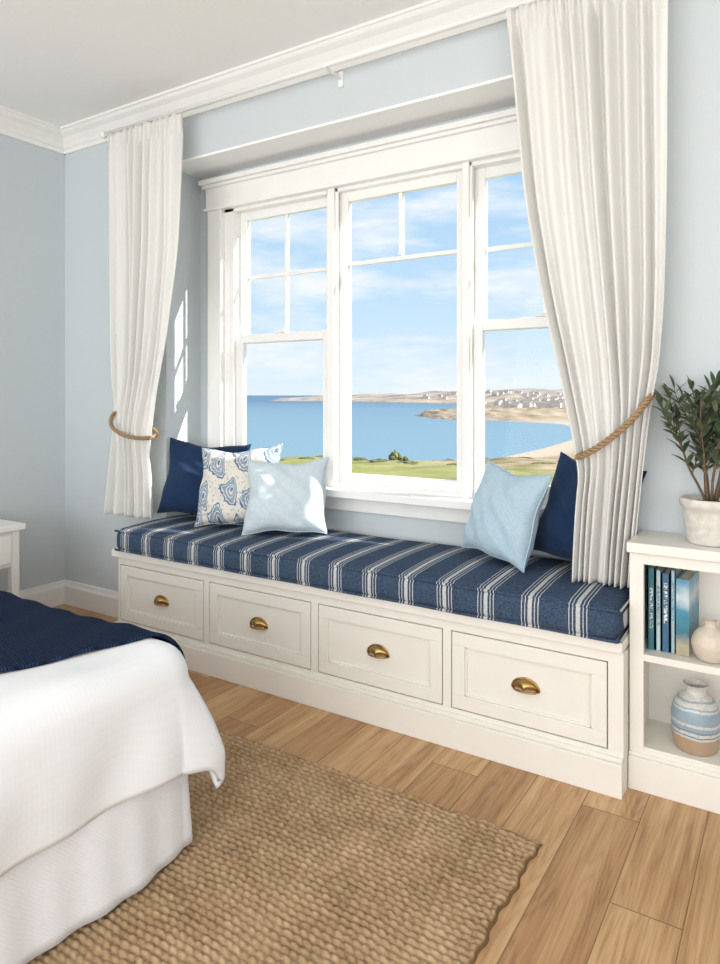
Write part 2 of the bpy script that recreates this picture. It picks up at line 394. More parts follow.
# ------------------------------------------------------------------ pillows
def pillow(name,mat,w,h,T,loc,yaw,lean,roll=0,seed=0):
    g=G(); N=34; rs=random.Random(seed); a,b_,c_=[rs.uniform(0,6) for _ in range(3)]
    for sgn in (1,-1):
        P=[]
        for j in range(N+1):
            row=[]; v=-1+2*j/N; v=math.sin(v*pi/2)*.35+v*.65
            for i in range(N+1):
                u=-1+2*i/N; u=math.sin(u*pi/2)*.35+u*.65
                x=u*(1-.10*(1-v*v)**1.0*abs(u)**1.5); y=v*(1-.10*(1-u*u)**1.0*abs(v)**1.5)
                t=((1-u**2)*(1-v**2)); t=max(t,0)**.42
                wr=.006*math.sin(7*u+a+3*v)*math.sin(6*v+b_)+.004*math.sin(11*(u+v)+c_)+.004*math.sin(9*(u-v)+a)*(abs(u*v))
                sag=1+.22*(-v)
                row.append((x*w/2+.006*math.sin(v*5+a)*(1-v*v),y*h/2+.006*math.sin(u*5+b_)*(1-u*u)-.012*(1-u*u)*(v>0)*v,sgn*(T/2*t*sag+wr*t)))
            P.append(row)
        g.grid(P)
    e=[]
    for k in range(4*N):
        q,r_=divmod(k,N); f=-1+2*r_/N
        u,v=((f,-1),(1,f),(-f,1),(-1,-f))[q]
        x=u*(1-.10*(1-v*v)*abs(u)**1.5); y=v*(1-.10*(1-u*u)*abs(v)**1.5)
        e.append((x*w/2+.006*math.sin(v*5+a)*(1-v*v),y*h/2+.006*math.sin(u*5+b_)*(1-u*u)-.012*(1-u*u)*(v>0)*v,0))
    g.tube(e,.003,6,closed=True)
    R=(Matrix.Rotation(yaw,3,'Z')@Matrix.Rotation(pi/2-lean,3,'X')@Matrix.Rotation(roll,3,'Z')).to_euler()
    import bmesh
    o=g.obj(name,mat,smooth=True)
    bm=bmesh.new(); bm.from_mesh(o.data); bmesh.ops.remove_doubles(bm,verts=bm.verts,dist=.0004); bmesh.ops.recalc_face_normals(bm,faces=bm.faces); bm.to_mesh(o.data); bm.free()
    o.data.polygons.foreach_set('use_smooth',[True]*len(o.data.polygons))
    M=R.to_matrix(); zmin=min((M@v.co).z for v in o.data.vertices)
    o.location=(loc[0],loc[1],loc[2]-zmin); o.rotation_euler=R
    return o
ZT=.602
rd=math.radians
pillow('throw_pillow',M_navy,.45,.40,.16,(-2.63,2.61,ZT),rd(24),rd(15),rd(-4),1)
pillow('throw_pillow',M_pat,.43,.40,.16,(-2.33,2.545,ZT),rd(18),rd(20),rd(4),2)
pillow('throw_pillow',M_lblue,.40,.36,.16,(-2.02,2.53,ZT),rd(22),rd(22),rd(3),3)
pillow('throw_pillow',M_navy,.42,.40,.16,(-.665,2.60,ZT),rd(-30),rd(16),rd(-5),4)
pillow('throw_pillow',M_lblue2,.345,.37,.15,(-.965,2.56,ZT),rd(-24),rd(18),rd(-5),5)

# ------------------------------------------------------------------ curtains
def interp(tab,z,k):
    zs=[t[0] for t in tab][::-1]; vs=[t[k] for t in tab][::-1]
    return float(np.interp(z,zs,vs))
def smooth_tab(tab,z,k):
    return sum(interp(tab,z+d,k) for d in (-.1,-.05,0,.05,.1))/5
def curtain(name,tab,zt,zb,nf,tie,tiltsign,ph,y0=2.415):
    par=empty(name); g=G(); nz=130; nu=nf*24; P=[]
    for j in range(nz+1):
        z=zt+(zb-zt)*j/nz; L=smooth_tab(tab,z,1); R=smooth_tab(tab,z,2)
        ti=math.exp(-((z-tie)/.17)**2)
        row=[]
        for i in range(nu+1):
            s=i/nu
            sx=s+.016*math.sin(2*pi*2.3*s+z*1.2+ph)*(1-ti)
            sx=min(1,max(0,sx))
            x=L+(R-L)*sx
            top=max(0,min(1,(z-(zt-.11))/.05))
            A=.021+.010*math.sin(ph+s*9+z*.8)+.006*math.sin(s*23+ph)
            A=A*(1-.45*top); A*= (1-.35*ti)
            wav=math.sin(2*pi*nf*s+.5*math.sin(z*1.7+ph+s*5)+.9*math.sin(s*6+ph))
            y=y0-A*wav - .012*math.sin(2*pi*(nf/2.6)*s+z*1.3+ph)*(1-top)
            y-=top*.006*math.sin(2*pi*nf*3*s+ph)      # gathered pleat tape
            y+= -.035*math.sin(pi*s)*ti
            zz=z+tiltsign*.17*ti*(s-.5)
            row.append((x,y,zz))
        P.append(row)
    g.grid(P); g.obj('cloth',M_curt,smooth=True,parent=par,solid=.003)
    return par
tabR=[(2.70,-.905,-.350),(1.95,-.835,-.352),(1.57,-.765,-.362),(1.30,-.695,-.385),(1.10,-.630,-.412),(.9,-.645,-.445),(.6,-.660,-.472)]
tabL=[(2.70,-3.135,-2.59),(1.98,-3.13,-2.61),(1.48,-3.12,-2.69),(1.08,-3.085,-2.81),(.9,-3.11,-2.80),(.6,-3.15,-2.78)]
cR=curtain('curtain',tabR,2.655,.612,10,1.13,1,.4)
cL=curtain('curtain',tabL,2.655,.612,10,1.09,-1,1.9)
def catmull(pts,n,closed):
    out=[]; N=len(pts); pts=[Vector(p) for p in pts]
    segs=N if closed else N-1
    for i in range(segs):
        p0=pts[(i-1)%N] if closed or i>0 else pts[i]; p1=pts[i]; p2=pts[(i+1)%N]; p3=pts[(i+2)%N] if closed or i<N-2 else p2
        for k in range(n):
            t=k/n
            out.append(.5*((2*p1)+(-p0+p2)*t+(2*p0-5*p1+4*p2-p3)*t*t+(-p0+3*p1-3*p2+p3)*t**3))
    if not closed: out.append(pts[-1])
    return out
def rope(name,pts,parent,r=.0100,pitch=.055,closed=True):
    path=catmull(pts,24,closed); g=G(); N=len(path)
    L=[0]
    for i in range(1,N): L.append(L[-1]+(path[i]-path[i-1]).length)
    tot=L[-1]+(path[0]-path[-1]).length; turns=round(tot/pitch)
    for st in range(3):
        q=[]
        for i,p in enumerate(path):
            t=(path[(i+1)%N]-path[i-1]).normalized(); u=Vector((0,0,1))-t*t.z
            if u.length<.05: u=Vector((0,1,0))-t*t.y
            u.normalize(); w=t.cross(u); a=2*pi*(turns*L[i]/tot+st/3)
            q.append(p+(u*math.cos(a)+w*math.sin(a))*r*.66)
        g.tube(q,r*.50,8,closed=closed)
    return g.obj(name,M_rope,smooth=True,parent=parent)
rope('tieback_rope',[(-.432,2.50,1.245),(-.412,2.40,1.240),(-.46,2.340,1.165),(-.55,2.335,1.085),(-.620,2.355,1.045),(-.640,2.42,1.045),(-.60,2.475,1.08),(-.50,2.50,1.17)],cR)
rope('tieback_rope',[(-3.08,2.49,1.175),(-3.085,2.40,1.150),(-3.02,2.335,1.09),(-2.92,2.330,1.045),(-2.83,2.36,1.03),(-2.80,2.42,1.035),(-2.85,2.475,1.06),(-3.00,2.50,1.13)],cL)
for p,x,z in ((cR,-.438,1.252),(cL,-3.082,1.182)):
    g=G(); g.tube([(x,2.55,z),(x,2.51,z),(x,2.495,z+.015)],.006); g.lathe([(0,0),(.016,0),(.016,.004),(0,.004)],16,(0,0,0))
    n=len(g.v)-64
    for i in range(n,len(g.v)):
        a=g.v[i]; g.v[i]=(x+a[0],2.55-a[2],z+a[1])
    g.obj('wall_hook',M_brass,smooth=True,parent=p)
rod=empty('curtain_rod')
g=G(); g.tube([(-3.20,2.43,2.672),(-.28,2.43,2.672)],.011,14); g.obj('rod',M_white_metal,smooth=True,parent=rod)
g=G()
for x in (-3.17,-1.72,-.31):
    g.box(x-.012,x+.012,2.54,2.55,2.62,2.69); g.box(x-.006,x+.006,2.425,2.548,2.652,2.660); g.box(x-.006,x+.006,2.415,2.445,2.655,2.662)
g.obj('brackets',M_white_metal,parent=rod,bevel=.001)
g=G()
for x in (-3.21,-.27):
    g.lathe([(0,-.02),(.014,-.016),(.02,0),(.014,.016),(0,.02)],16,(x,2.43,2.672))
g.obj('finials',M_white_metal,smooth=True,parent=rod)

# ------------------------------------------------------------------ bookshelf
bs=empty('bookshelf')
SX0,SX1,SY=-.458,.40,2.32
g=G()
g.box(SX0,SX0+.02,SY+.02,YW-.003,0,.75); g.box(SX1-.02,SX1,SY+.02,YW-.003,0,.75)
g.box(SX0+.02,SX1-.02,YW-.013,YW-.003,0,.75)
g.box(SX0+.02,SX1-.02,SY+.003,YW-.013,.408,.430)
g.box(SX0+.02,SX1-.02,SY+.003,YW-.013,.115,.137)
g.obj('carcass',M_cab,parent=bs,bevel=.001)
g=G(); g.box(SX0,SX0+.042,SY,SY+.02,0,.75); g.box(SX1-.042,SX1,SY,SY+.02,0,.75); g.box(SX0+.042,SX1-.042,SY,SY+.02,.715,.75); g.box(SX0+.042,SX1-.042,SY,SY+.02,0,.130)
g.obj('face_frame',M_cab,parent=bs,bevel=.001)
g=G(); g.box(SX0-.002,SX1,SY-.012,SY+.001,0,.105); g.box(SX0-.002,SX1,SY-.007,SY+.001,.105,.118); g.obj('plinth',M_cab,parent=bs,bevel=.003)
g=G(); g.box(SX0-.006,SX1+.015,SY-.018,YW-.002,.75,.783); g.obj('top',M_cab,parent=bs,bevel=.004)

bk=empty('book_row')
M_page=simple('book_pages',(.78,.74,.64),.8,bs=300)
def labelmat(name,base,lab,seed,cx,w):
    m,nt,b=newmat(name); c=coords(nt); s=sepxyz(nt,c)
    n=noise(nt,coords(nt,(160,1,260)),1,1)
    t=math_node(nt,'GREATER_THAN',n,.5)
    mid=math_node(nt,'LESS_THAN',math_node(nt,'ABSOLUTE',math_node(nt,'SUBTRACT',s[0],cx)),w*.22)
    band=math_node(nt,'MULTIPLY',math_node(nt,'GREATER_THAN',s[2],.50+.01*seed),math_node(nt,'LESS_THAN',s[2],.63+.01*seed))
    band=math_node(nt,'MULTIPLY',math_node(nt,'MULTIPLY',band,mid),t)
    lk(nt,mix(nt,band,base,lab),b.inputs['Base Color']); b.inputs['Roughness'].default_value=.4
    return m
x=-.414; YBK=2.377
specs=[(.022,.262,(.045,.17,.22),(.75,.8,.8)),(.017,.256,(.45,.58,.62),(.08,.22,.32)),(.024,.250,(.04,.13,.24),(.8,.8,.75)),(.015,.262,(.36,.50,.56),(.1,.3,.4))]
for i,(w,h,base,lab) in enumerate(specs):
    mm=labelmat('book_cover_%d'%i,base,lab,i,x+w/2,w)
    g=G(); y0=YBK+.004*(i%2); d=.150; zb=.431
    g.box(x,x+.003,y0,y0+d,zb,zb+h); g.box(x+w-.003,x+w,y0,y0+d,zb,zb+h); g.box(x,x+w,y0,y0+.003,zb,zb+h)
    g.box(x+.003,x+w-.003,y0+.003,y0+d-.006,zb+.004,zb+h-.005,1)
    g.obj('book_%d'%(i+1),[mm,M_page],parent=bk); x+=w+.0015
m,nt,b=newmat('coastal_cover'); c=coords(nt); s=sepxyz(nt,c)
f=math_node(nt,'ADD',s[2],math_node(nt,'MULTIPLY',noise(nt,c,22,3),.07))
lk(nt,ramp(nt,math_node(nt,'MULTIPLY',math_node(nt,'SUBTRACT',f,.43),3.4),[(0,(.36,.28,.17)),(.22,(.44,.40,.28)),(.36,(.04,.18,.27)),(.60,(.07,.27,.40)),(.74,(.56,.66,.70)),(.9,(.10,.30,.46))]),b.inputs['Base Color']); b.inputs['Roughness'].default_value=.35
Rb=Matrix.Rotation(rd(-4),3,'Z'); T=(x+.001,YBK,.431)
g=G()
g.box(0,.003,0,.15,0,.240,0,Rb,T); g.box(.035,.038,0,.15,0,.240,0,Rb,T); g.box(0,.038,-.003,.001,0,.240,0,Rb,T); g.box(.003,.035,.002,.146,.004,.234,1,Rb,T)
g.obj('book_5',[m,M_page],parent=bk)

M_vase=simple('stoneware_cream',(.68,.60,.50),.55,bs=90,bstr=.15,var=.06)
g=G(); pr=[(0,0),(.026,0),(.042,.012),(.052,.038),(.054,.056),(.046,.081),(.030,.098),(.018,.106),(.016,.116),(.021,.125),(.017,.124),(.012,.116),(.012,.10),(0,.095)]
pr2=[(p.x,p.z) for p in catmull([(a,0,b_) for a,b_ in pr],4,False)]
g.lathe(pr2,48,(-.232,2.378,.431)); g.obj('bud_vase',M_vase,smooth=True)
m,nt,b=newmat('striped_ceramic'); c=coords(nt); s=sepxyz(nt,c)
f=math_node(nt,'MULTIPLY',math_node(nt,'SUBTRACT',math_node(nt,'ADD',s[2],math_node(nt,'MULTIPLY',noise(nt,coords(nt,(20,20,8)),1,2),.012)),.143),4.8)
sand=(.44,.31,.20); cre=(.62,.62,.58); blu=(.14,.24,.32); mb=(.30,.40,.48)
col=ramp(nt,f,[(0,sand),(.24,cre),(.27,blu),(.29,cre),(.34,blu),(.36,mb),(.42,cre),(.46,mb),(.63,cre),(.66,mb),(.68,cre),(.75,mb),(.77,cre)],'CONSTANT')
sp=math_node(nt,'GREATER_THAN',noise(nt,c,160,2),.60)
lk(nt,mix(nt,math_node(nt,'MULTIPLY',sp,.5),col,(.30,.30,.29)),b.inputs['Base Color']); b.inputs['Roughness'].default_value=.35
g=G(); pr=[(0,0),(.054,0),(.064,.012),(.070,.05),(.071,.10),(.064,.140),(.046,.163),(.032,.174),(.030,.188),(.037,.200),(.033,.199),(.026,.188),(.026,.17),(0,.16)]
pr2=[(p.x,p.z) for p in catmull([(a,0,b_) for a,b_ in pr],4,False)]
g.lathe(pr2,56,(-.277,2.41,.138)); g.obj('ceramic_vase',m,smooth=True)

# potted olive plant
pl=empty('potted_olive_plant'); PC=(-.236,2.425,.784)
M_pot=simple('whitewashed_pot',(.68,.65,.60),.8,bs=40,bstr=.3,var=.12)
g=G(); g.lathe([(0,0),(.062,0),(.068,.006),(.080,.09),(.083,.112),(.089,.115),(.091,.135),(.088,.142),(.080,.142),(.078,.125),(.0,.122)],48,PC); g.obj('pot',M_pot,smooth=True,parent=pl)
g=G(); g.lathe([(0,.128),(.04,.13),(.079,.124)],30,PC); g.obj('soil',simple('soil',(.06,.04,.025),.95,bs=120,bstr=.8,var=.4),smooth=True,parent=pl)
m,nt,b=newmat('olive_leaf'); c=coords(nt); lk(nt,ramp(nt,noise(nt,c,25,2),[(.3,(.030,.060,.028)),(.7,(.12,.155,.08))]),b.inputs['Base Color']); b.inputs['Roughness'].default_value=.45
M_leaf=m; M_bark=simple('olive_bark',(.15,.10,.06),.9,bs=80,bstr=.5,var=.3)
gb=G(); gl=G(); rs=random.Random(12)
def leaf(p,d,L,w):
    d=d.normalized(); side=d.cross(Vector((rs.uniform(-.4,.4),rs.uniform(-.4,.4),1))).normalized(); n=side.cross(d)
    b0=len(gl.v); K=6
    for k in range(K+1):
        t=k/K; ww=w*math.sin(pi*min(1,t*.95+.03))**.7; c0=p+d*L*t+n*(-.15*L*t*t)
        gl.v+= [tuple(c0-side*ww/2+n*ww*.15),tuple(c0),tuple(c0+side*ww/2+n*ww*.15)]
    for k in range(K):
        for q in (0,1):
            gl.f.append((b0+k*3+q,b0+k*3+q+1,b0+(k+1)*3+q+1,b0+(k+1)*3+q)); gl.m.append(0)
def branch(p,d,L,r,lv):
    pts=[p]; dd=d.normalized(); n=10
    for i in range(n):
        dd=(dd+Vector((rs.uniform(-.12,.12),rs.uniform(-.12,.12),rs.uniform(-.02,.12)))).normalized(); pts.append(pts[-1]+dd*L/n)
        if lv<1 and i in (2,4,5,6):
            a=rs.uniform(0,2*pi); nd=(dd+Vector((math.cos(a),math.sin(a),.0))*.85); branch(pts[-1],nd,L*rs.uniform(.36,.5),r*.55,lv+1)
        if (lv>=1 and i%2==0) or (lv==0 and i>2):
            a=rs.uniform(0,2*pi)
            for k in (0,1):
                aa=a+k*pi; ld=dd*.9+Vector((math.cos(aa),math.sin(aa),.25))
                leaf(pts[-1],ld,rs.uniform(.042,.062),rs.uniform(.013,.018))
    gb.tube(pts,[r*(1-.6*i/n) for i in range(n+1)],6)
    leaf(pts[-1],dd,.05,.013)
P0=Vector(PC)+Vector((0,0,.12))
for k in range(8):
    a=k*.785+.2; branch(P0+Vector((math.cos(a),math.sin(a),0))*.010,Vector((math.cos(a)*.36,math.sin(a)*.20,1)),rs.uniform(.31,.40),.0045,0)
gl.v=[(v[0],min(v[1],2.545),v[2]) for v in gl.v]; gb.v=[(v[0],min(v[1],2.54),v[2]) for v in gb.v]
gb.obj('branches',M_bark,smooth=True,parent=pl); gl.obj('leaves',M_leaf,smooth=True,parent=pl)

# ------------------------------------------------------------------ bed
bed=empty('bed')
bx0,bx1,by0,by1=-3.60,-1.485,-.42,1.28; ztop=.565; RR=.085
def drape(px,py,off=0.0,fold=1.0):
    dx=max(px-bx1,0); dy=0; sy=0
    if py>by1: dy=py-by1; sy=1
    elif py<by0: dy=by0-py; sy=-1
    cx=min(px,bx1); cy=min(max(py,by0),by1)
    z0=ztop+.012*math.sin(px*3.1+1)*math.sin(py*4+.5)+.004*math.sin(px*7+py*5)+.003*math.sin(px*5-py*17+2*math.sin(px*4))
    if dx==0 and dy==0: return Vector((px,py,z0+off))
    p=3.2; d=(dx**p+dy**p)**(1/p); hyp=math.hypot(dx,dy); nx,ny=dx/hyp,dy/hyp*sy
    arc=RR*pi/2
    if d<arc: a=d/RR; out=RR*math.sin(a); dn=RR*(1-math.cos(a))
    else: out=RR; dn=RR+(d-arc)
    k=max(0,d-arc)
    sarc=(cy*1.0 if dx>dy else cx)+ (math.atan2(dy,dx+1e-6)*.18)
    fl=math.sin(sarc*11+.9*math.sin(sarc*4)+k*3)*.015*min(1,k/.15)+.006*math.sin(sarc*26+1+k*5)*min(1,k/.15)
    corner=min(dx,dy)/(max(dx,dy)+1e-6)
    out+=.07*k+fl*fold+.085*corner*min(1,k/.22)*1.0+.006*math.sin(k*14)
    return Vector((cx+nx*(out+off),cy+ny*(out+off),z0+off*max(0,1-d/arc)-dn))
g=G(); P=[]
Lh=.36
ys=np.linspace(by0-Lh,by1+Lh,190); xs_=np.linspace(bx0+.02,bx1+Lh,190)
for y in ys: P.append([drape(x,y) for x in xs_])
g.grid(P); g.obj('duvet',M_duvet,smooth=True,parent=bed,solid=.018)
B('mattress',(bx0,bx1+.02,by0,by1,.27,ztop-.03),M_skirt,bed,.03)
sx1=-1.412; sy1=1.345; sy0=-.47; sx0=bx0
def line(a,b_,n): return [(a[0]+(b_[0]-a[0])*i/n,a[1]+(b_[1]-a[1])*i/n) for i in range(n)]
per=line((sx0,sy1),(sx1-.03,sy1),110)
per+=[(sx1-.03+.03*math.sin(a),sy1-.03+.03*math.cos(a)) for a in np.linspace(0,pi/2,8)]
per+=line((sx1,sy1-.035),(sx1,sy0),110)+line((sx1,sy0),(sx0,sy0),110)
per=per+[(sx0,sy0)]
P=[]
for j in range(13):
    t=j/12; z=.33-(.33-.026)*t; row=[]
    for i,(x,y) in enumerate(per):
        a=per[max(0,i-1)]; c=per[min(len(per)-1,i+1)]; tx,ty=c[0]-a[0],c[1]-a[1]; l=math.hypot(tx,ty) or 1
        nx,ny=-ty/l,tx/l
        w=(.003+.009*t)*math.sin(i*.30+1.2*math.sin(i*.07))+.004*t*math.sin(i*.9)+.022*t
        row.append((x+nx*w,y+ny*w,z))
    P.append(row)
g=G(); g.grid(P); g.obj('bed_skirt',M_skirt,smooth=True,parent=bed,solid=.004)
M_head=fabric('headboard_linen',(.70,.68,.63),300)
B('headboard',(bx0-.10,bx0-.01,by0-.03,by1+.03,.0,1.25),M_head,bed,.03)
for k,yy in enumerate((-.02,.82)):
    o=pillow('bed_pillow_%d'%k,M_duvet,.70,.48,.17,(-3.38,yy,.60),rd(90),rd(28),0,20+k); o.parent=bed
g=G(); P=[]
for j in range(131):
    py=-.42+(1.28+.30+.42)*j/130; row=[]
    for i in range(61):
        s=i/60; r_edge=-1.66+(py-.95)*.42; r_edge=min(r_edge,-1.475) if py>by1 else min(r_edge,-1.48)
        r_edge=max(r_edge,-1.78)
        l_edge=-2.30+.05*math.sin(py*3)
        px=l_edge+(r_edge-l_edge)*s
        p=drape(px,py,.022,fold=.8)
        e=min(s,1-s)*12
        if e<1: p.z-=.004*(1-e)
        p.z+=.003*math.sin(px*40+py*13)
        row.append(p)
    P.append(row)
g.grid(P); g.obj('throw_blanket',M_knit,smooth=True,solid=.010)

# nightstand
ns=empty('nightstand')
NX0,NX1,NY0,NY1=XL+.02,-3.27,1.50,2.0
M_ns=simple('nightstand_paint',(.84,.83,.80),.4)
g=G()
for x in (NX0+.01,NX1-.05):
    for y in (NY0+.01,NY1-.05): g.box(x,x+.04,y,y+.04,0,.58)
g.box(NX0+.01,NX1-.012,NY0+.02,NY1-.02,.40,.58); g.box(NX0+.02,NX1-.02,NY0+.02,NY1-.02,.14,.165)
g.obj('body',M_ns,parent=ns,bevel=.003)
B('top',(NX0,NX1+.015,NY0-.01,NY1+.01,.58,.61),M_ns,ns,.005)
B('drawer_front',(NX1-.014,NX1-.002,NY0+.055,NY1-.055,.42,.56),M_ns,ns,.004)
g=G(); g.tube([(NX1-.004,1.735,.49),(NX1+.02,1.735,.49)],.006); g.lathe([(0,-.012),(.010,-.008),(.013,0),(.010,.008),(0,.012)],14,(NX1+.022,1.735,.49)); g.obj('knob',M_brass,smooth=True,parent=ns)

# ------------------------------------------------------------------ rug (woven geometry)
rx0,rx1,ry0,ry1=-2.75,-.605,-.6,1.89
st=.0039; nx=int((rx1-rx0)/st); ny=int((ry1-ry0)/st)
X,Y=np.meshgrid(np.linspace(rx0,rx1,nx),np.linspace(ry0,ry1,ny))
rp=.0200; kp=.0270
Yw=Y+.005*np.sin(X*7)+.003*np.sin(X*17+Y*5)+.0012*np.sin(X*47)
row=np.floor(Yw/rp); fr=np.abs(np.sin(pi*Yw/rp))
rr=np.modf(np.abs(np.sin(row*12.9898)*43758.5))[0]
off=(row%2)*.5+.30*rr
ph=X/kp+off+.30*np.sin(X*13+row*2.1)+.55*(Yw/rp-row)
kn=np.abs(np.sin(pi*ph))
hv=np.modf(np.abs(np.sin(np.floor(ph)*78.233+row*37.719)*43758.5))[0]
Z=.006+.010*(fr**.55)*(.32+.68*kn**.55)*(.68+.32*hv)
edge=np.minimum(np.minimum(X-rx0,rx1-X),np.minimum(Y-ry0,ry1-Y))
Z=np.where(edge<.004,.001,Z)
Xj=X+np.where((rx1-X)<.02,.003*np.sin(Y*90)+.004*np.sin(Y*31),0); Yj=Y+np.where((ry1-Y)<.02,.003*np.sin(X*80)+.003*np.sin(X*23),0)
def np_mesh(name,X,Y,Z,mat,flip=False):
    ny,nx=X.shape
    me=bpy.data.meshes.new(name); co=np.stack([X,Y,Z],-1).reshape(-1,3)
    me.vertices.add(len(co)); me.vertices.foreach_set('co',co.ravel())
    I=np.arange(nx*ny).reshape(ny,nx)
    q=np.stack([I[:-1,:-1],I[:-1,1:],I[1:,1:],I[1:,:-1]],-1).reshape(-1,4)
    if flip: q=q[:,::-1].copy()
    me.loops.add(q.size); me.loops.foreach_set('vertex_index',q.ravel()); me.polygons.add(len(q)); me.polygons.foreach_set('loop_start',np.arange(len(q))*4)
    me.polygons.foreach_set('use_smooth',np.ones(len(q),bool)); me.update(calc_edges=True); me.materials.append(mat)
    o=bpy.data.objects.new(name,me); scene.collection.objects.link(o); return o
np_mesh('jute_rug',Xj,Yj,Z,M_rug)

# ------------------------------------------------------------------ exterior
coast=[(-900,-400),(-420,-120),(-210,40),(-90.3,88.5),(-65.6,99.7),(-50.9,104.9),(-45.1,117.3),(-45.6,144.6),(-48.8,182.8),(-58.1,225.8),(-78.3,267.3),(-111,289),(-146,290),(-175,326),(-209,408),(-213,521),(-358,794),(-685,979),(-843,996),(-900,1100),(-850,1500),(-1000,4500)]
poly=coast+[(4500,4500),(4500,-400)]
PO=np.array(poly,float)
def sdist(x,y):
    x=np.asarray(x,float); y=np.asarray(y,float); d=np.full(x.shape,1e9)
    for i in range(len(coast)-1):
        a=PO[i]; b_=PO[i+1]; ab=b_-a; t=np.clip(((x-a[0])*ab[0]+(y-a[1])*ab[1])/(ab@ab),0,1)
        d=np.minimum(d,np.hypot(x-a[0]-t*ab[0],y-a[1]-t*ab[1]))
    ins=np.zeros(x.shape,bool); n=len(PO)
    for i in range(n):
        a=PO[i]; b_=PO[(i+1)%n]
        if a[1]==b_[1]: continue
        c=((a[1]>y)!=(b_[1]>y))&(x<(b_[0]-a[0])*(y-a[1])/(b_[1]-a[1])+a[0]); ins^=c
    return np.where(ins,d,-d)
def sst(e0,e1,x):
    t=np.clip((x-e0)/(e1-e0),0,1); return t*t*(3-2*t)
def height(x,y):
    x=np.asarray(x,float); y=np.asarray(y,float)
    r=np.hypot(x,y)
    s=sdist(x,y)+3*np.sin(x*.05)*np.sin(y*.043+1)*sst(150,400,r)
    nz=.5*np.sin(x*.011+1)+.35*np.sin(x*.023+y*.017)+.25*np.sin(y*.031+x*.041)+.12*np.sin(x*.11+y*.07)
    beach=np.minimum(s,12)*.045
    slope=np.minimum(np.maximum(s-6,0)*.078,8.2)*(1-sst(120,240,r))
    dune=(.35+.35*np.sin(x*.21+y*.13)*np.sin(x*.12-y*.19+1)+.2*np.sin(x*.5)*np.sin(y*.43))*sst(8,22,s)*(1-sst(200,300,r))
    mid=1.2*sst(20,70,s)*sst(110,230,r)
    far=(7+4*nz)*sst(30,170,s)*sst(420,750,r)
    rocks=(1.5+.8*np.sin(x*.3)*np.sin(y*.23)+.5*np.sin(x*.9)*np.sin(y*.7))*sst(1,6,s)*sst(280,330,r)*(1-sst(420,520,r))*(1-sst(-110,-70,x))
    vf=(6+5*nz)*sst(1200,1900,r)*sst(30,200,s)
    cliff=5*sst(2,30,s)*sst(900,1050,r)
    z=-10+beach+slope+dune+mid+far+rocks+vf+cliff
    return np.where(s>0,z,np.maximum(-10+s*.08,-14))
na,nr=460,360
ang=np.radians(np.linspace(-62,12,na)); rad=4.5*np.exp(np.linspace(0,math.log(3800/4.5),nr))
A,Rr=np.meshgrid(ang,rad); X=Rr*np.sin(A); Y=Rr*np.cos(A); Z=height(X,Y)
m,nt,b=newmat('coast_ground'); c=coords(nt); s=sepxyz(nt,c)
n1=noise(nt,c,.035,5,.65); n2=noise(nt,c,.35,5,.7); n3=noise(nt,c,.02,6,.75)
zz=math_node(nt,'ADD',s[2],math_node(nt,'MULTIPLY',math_node(nt,'SUBTRACT',n2,.5),1.6))
grass=ramp(nt,math_node(nt,'ADD',math_node(nt,'MULTIPLY',n1,.4),math_node(nt,'MULTIPLY',n2,.6)),[(.38,(.19,.17,.085)),(.46,(.34,.27,.16)),(.55,(.47,.37,.255)),(.66,(.52,.43,.32))])
lawn=ramp(nt,n2,[(.3,(.22,.25,.08)),(.6,(.36,.35,.15))])
dist=nt.nodes.new('ShaderNodeVectorMath'); dist.operation='LENGTH'; lk(nt,c,dist.inputs[0])
def mr(v,a,b_,lo=0,hi=1):
    q=nt.nodes.new('ShaderNodeMapRange'); q.inputs[1].default_value=a; q.inputs[2].default_value=b_; q.inputs[3].default_value=lo; q.inputs[4].default_value=hi; lk(nt,v,q.inputs[0]); return q.outputs[0]
# mown lawn gives way to dunes toward the shore and to the east
lawnfade=mr(math_node(nt,'ADD',math_node(nt,'ADD',dist.outputs['Value'],math_node(nt,'MULTIPLY',n2,25)),math_node(nt,'MULTIPLY',math_node(nt,'ADD',s[0],38),1.2)),86,102)
grass=mix(nt,lawnfade,lawn,grass)
hill=ramp(nt,n3,[(.38,(.16,.13,.10)),(.46,(.34,.26,.19)),(.54,(.48,.38,.28)),(.64,(.56,.47,.35))])
g_=mix(nt,mr(dist.outputs['Value'],200,450),grass,hill)
rk=mix(nt,math_node(nt,'MULTIPLY',mr(dist.outputs['Value'],280,330),mr(n2,.42,.52)),(.56,.46,.35),(.17,.13,.10))
col=mix(nt,mr(zz,-9.3,-8.7),rk,g_)
lk(nt,mix(nt,mr(dist.outputs['Value'],400,3000,0,.55),col,(.42,.48,.56)),b.inputs['Base Color']); b.inputs['Roughness'].default_value=1; b.inputs['Specular IOR Level'].default_value=0  # distance haze painted into the ground colour, bluer grey farther out
np_mesh('coastline_terrain',X,Y,Z,m,flip=True)
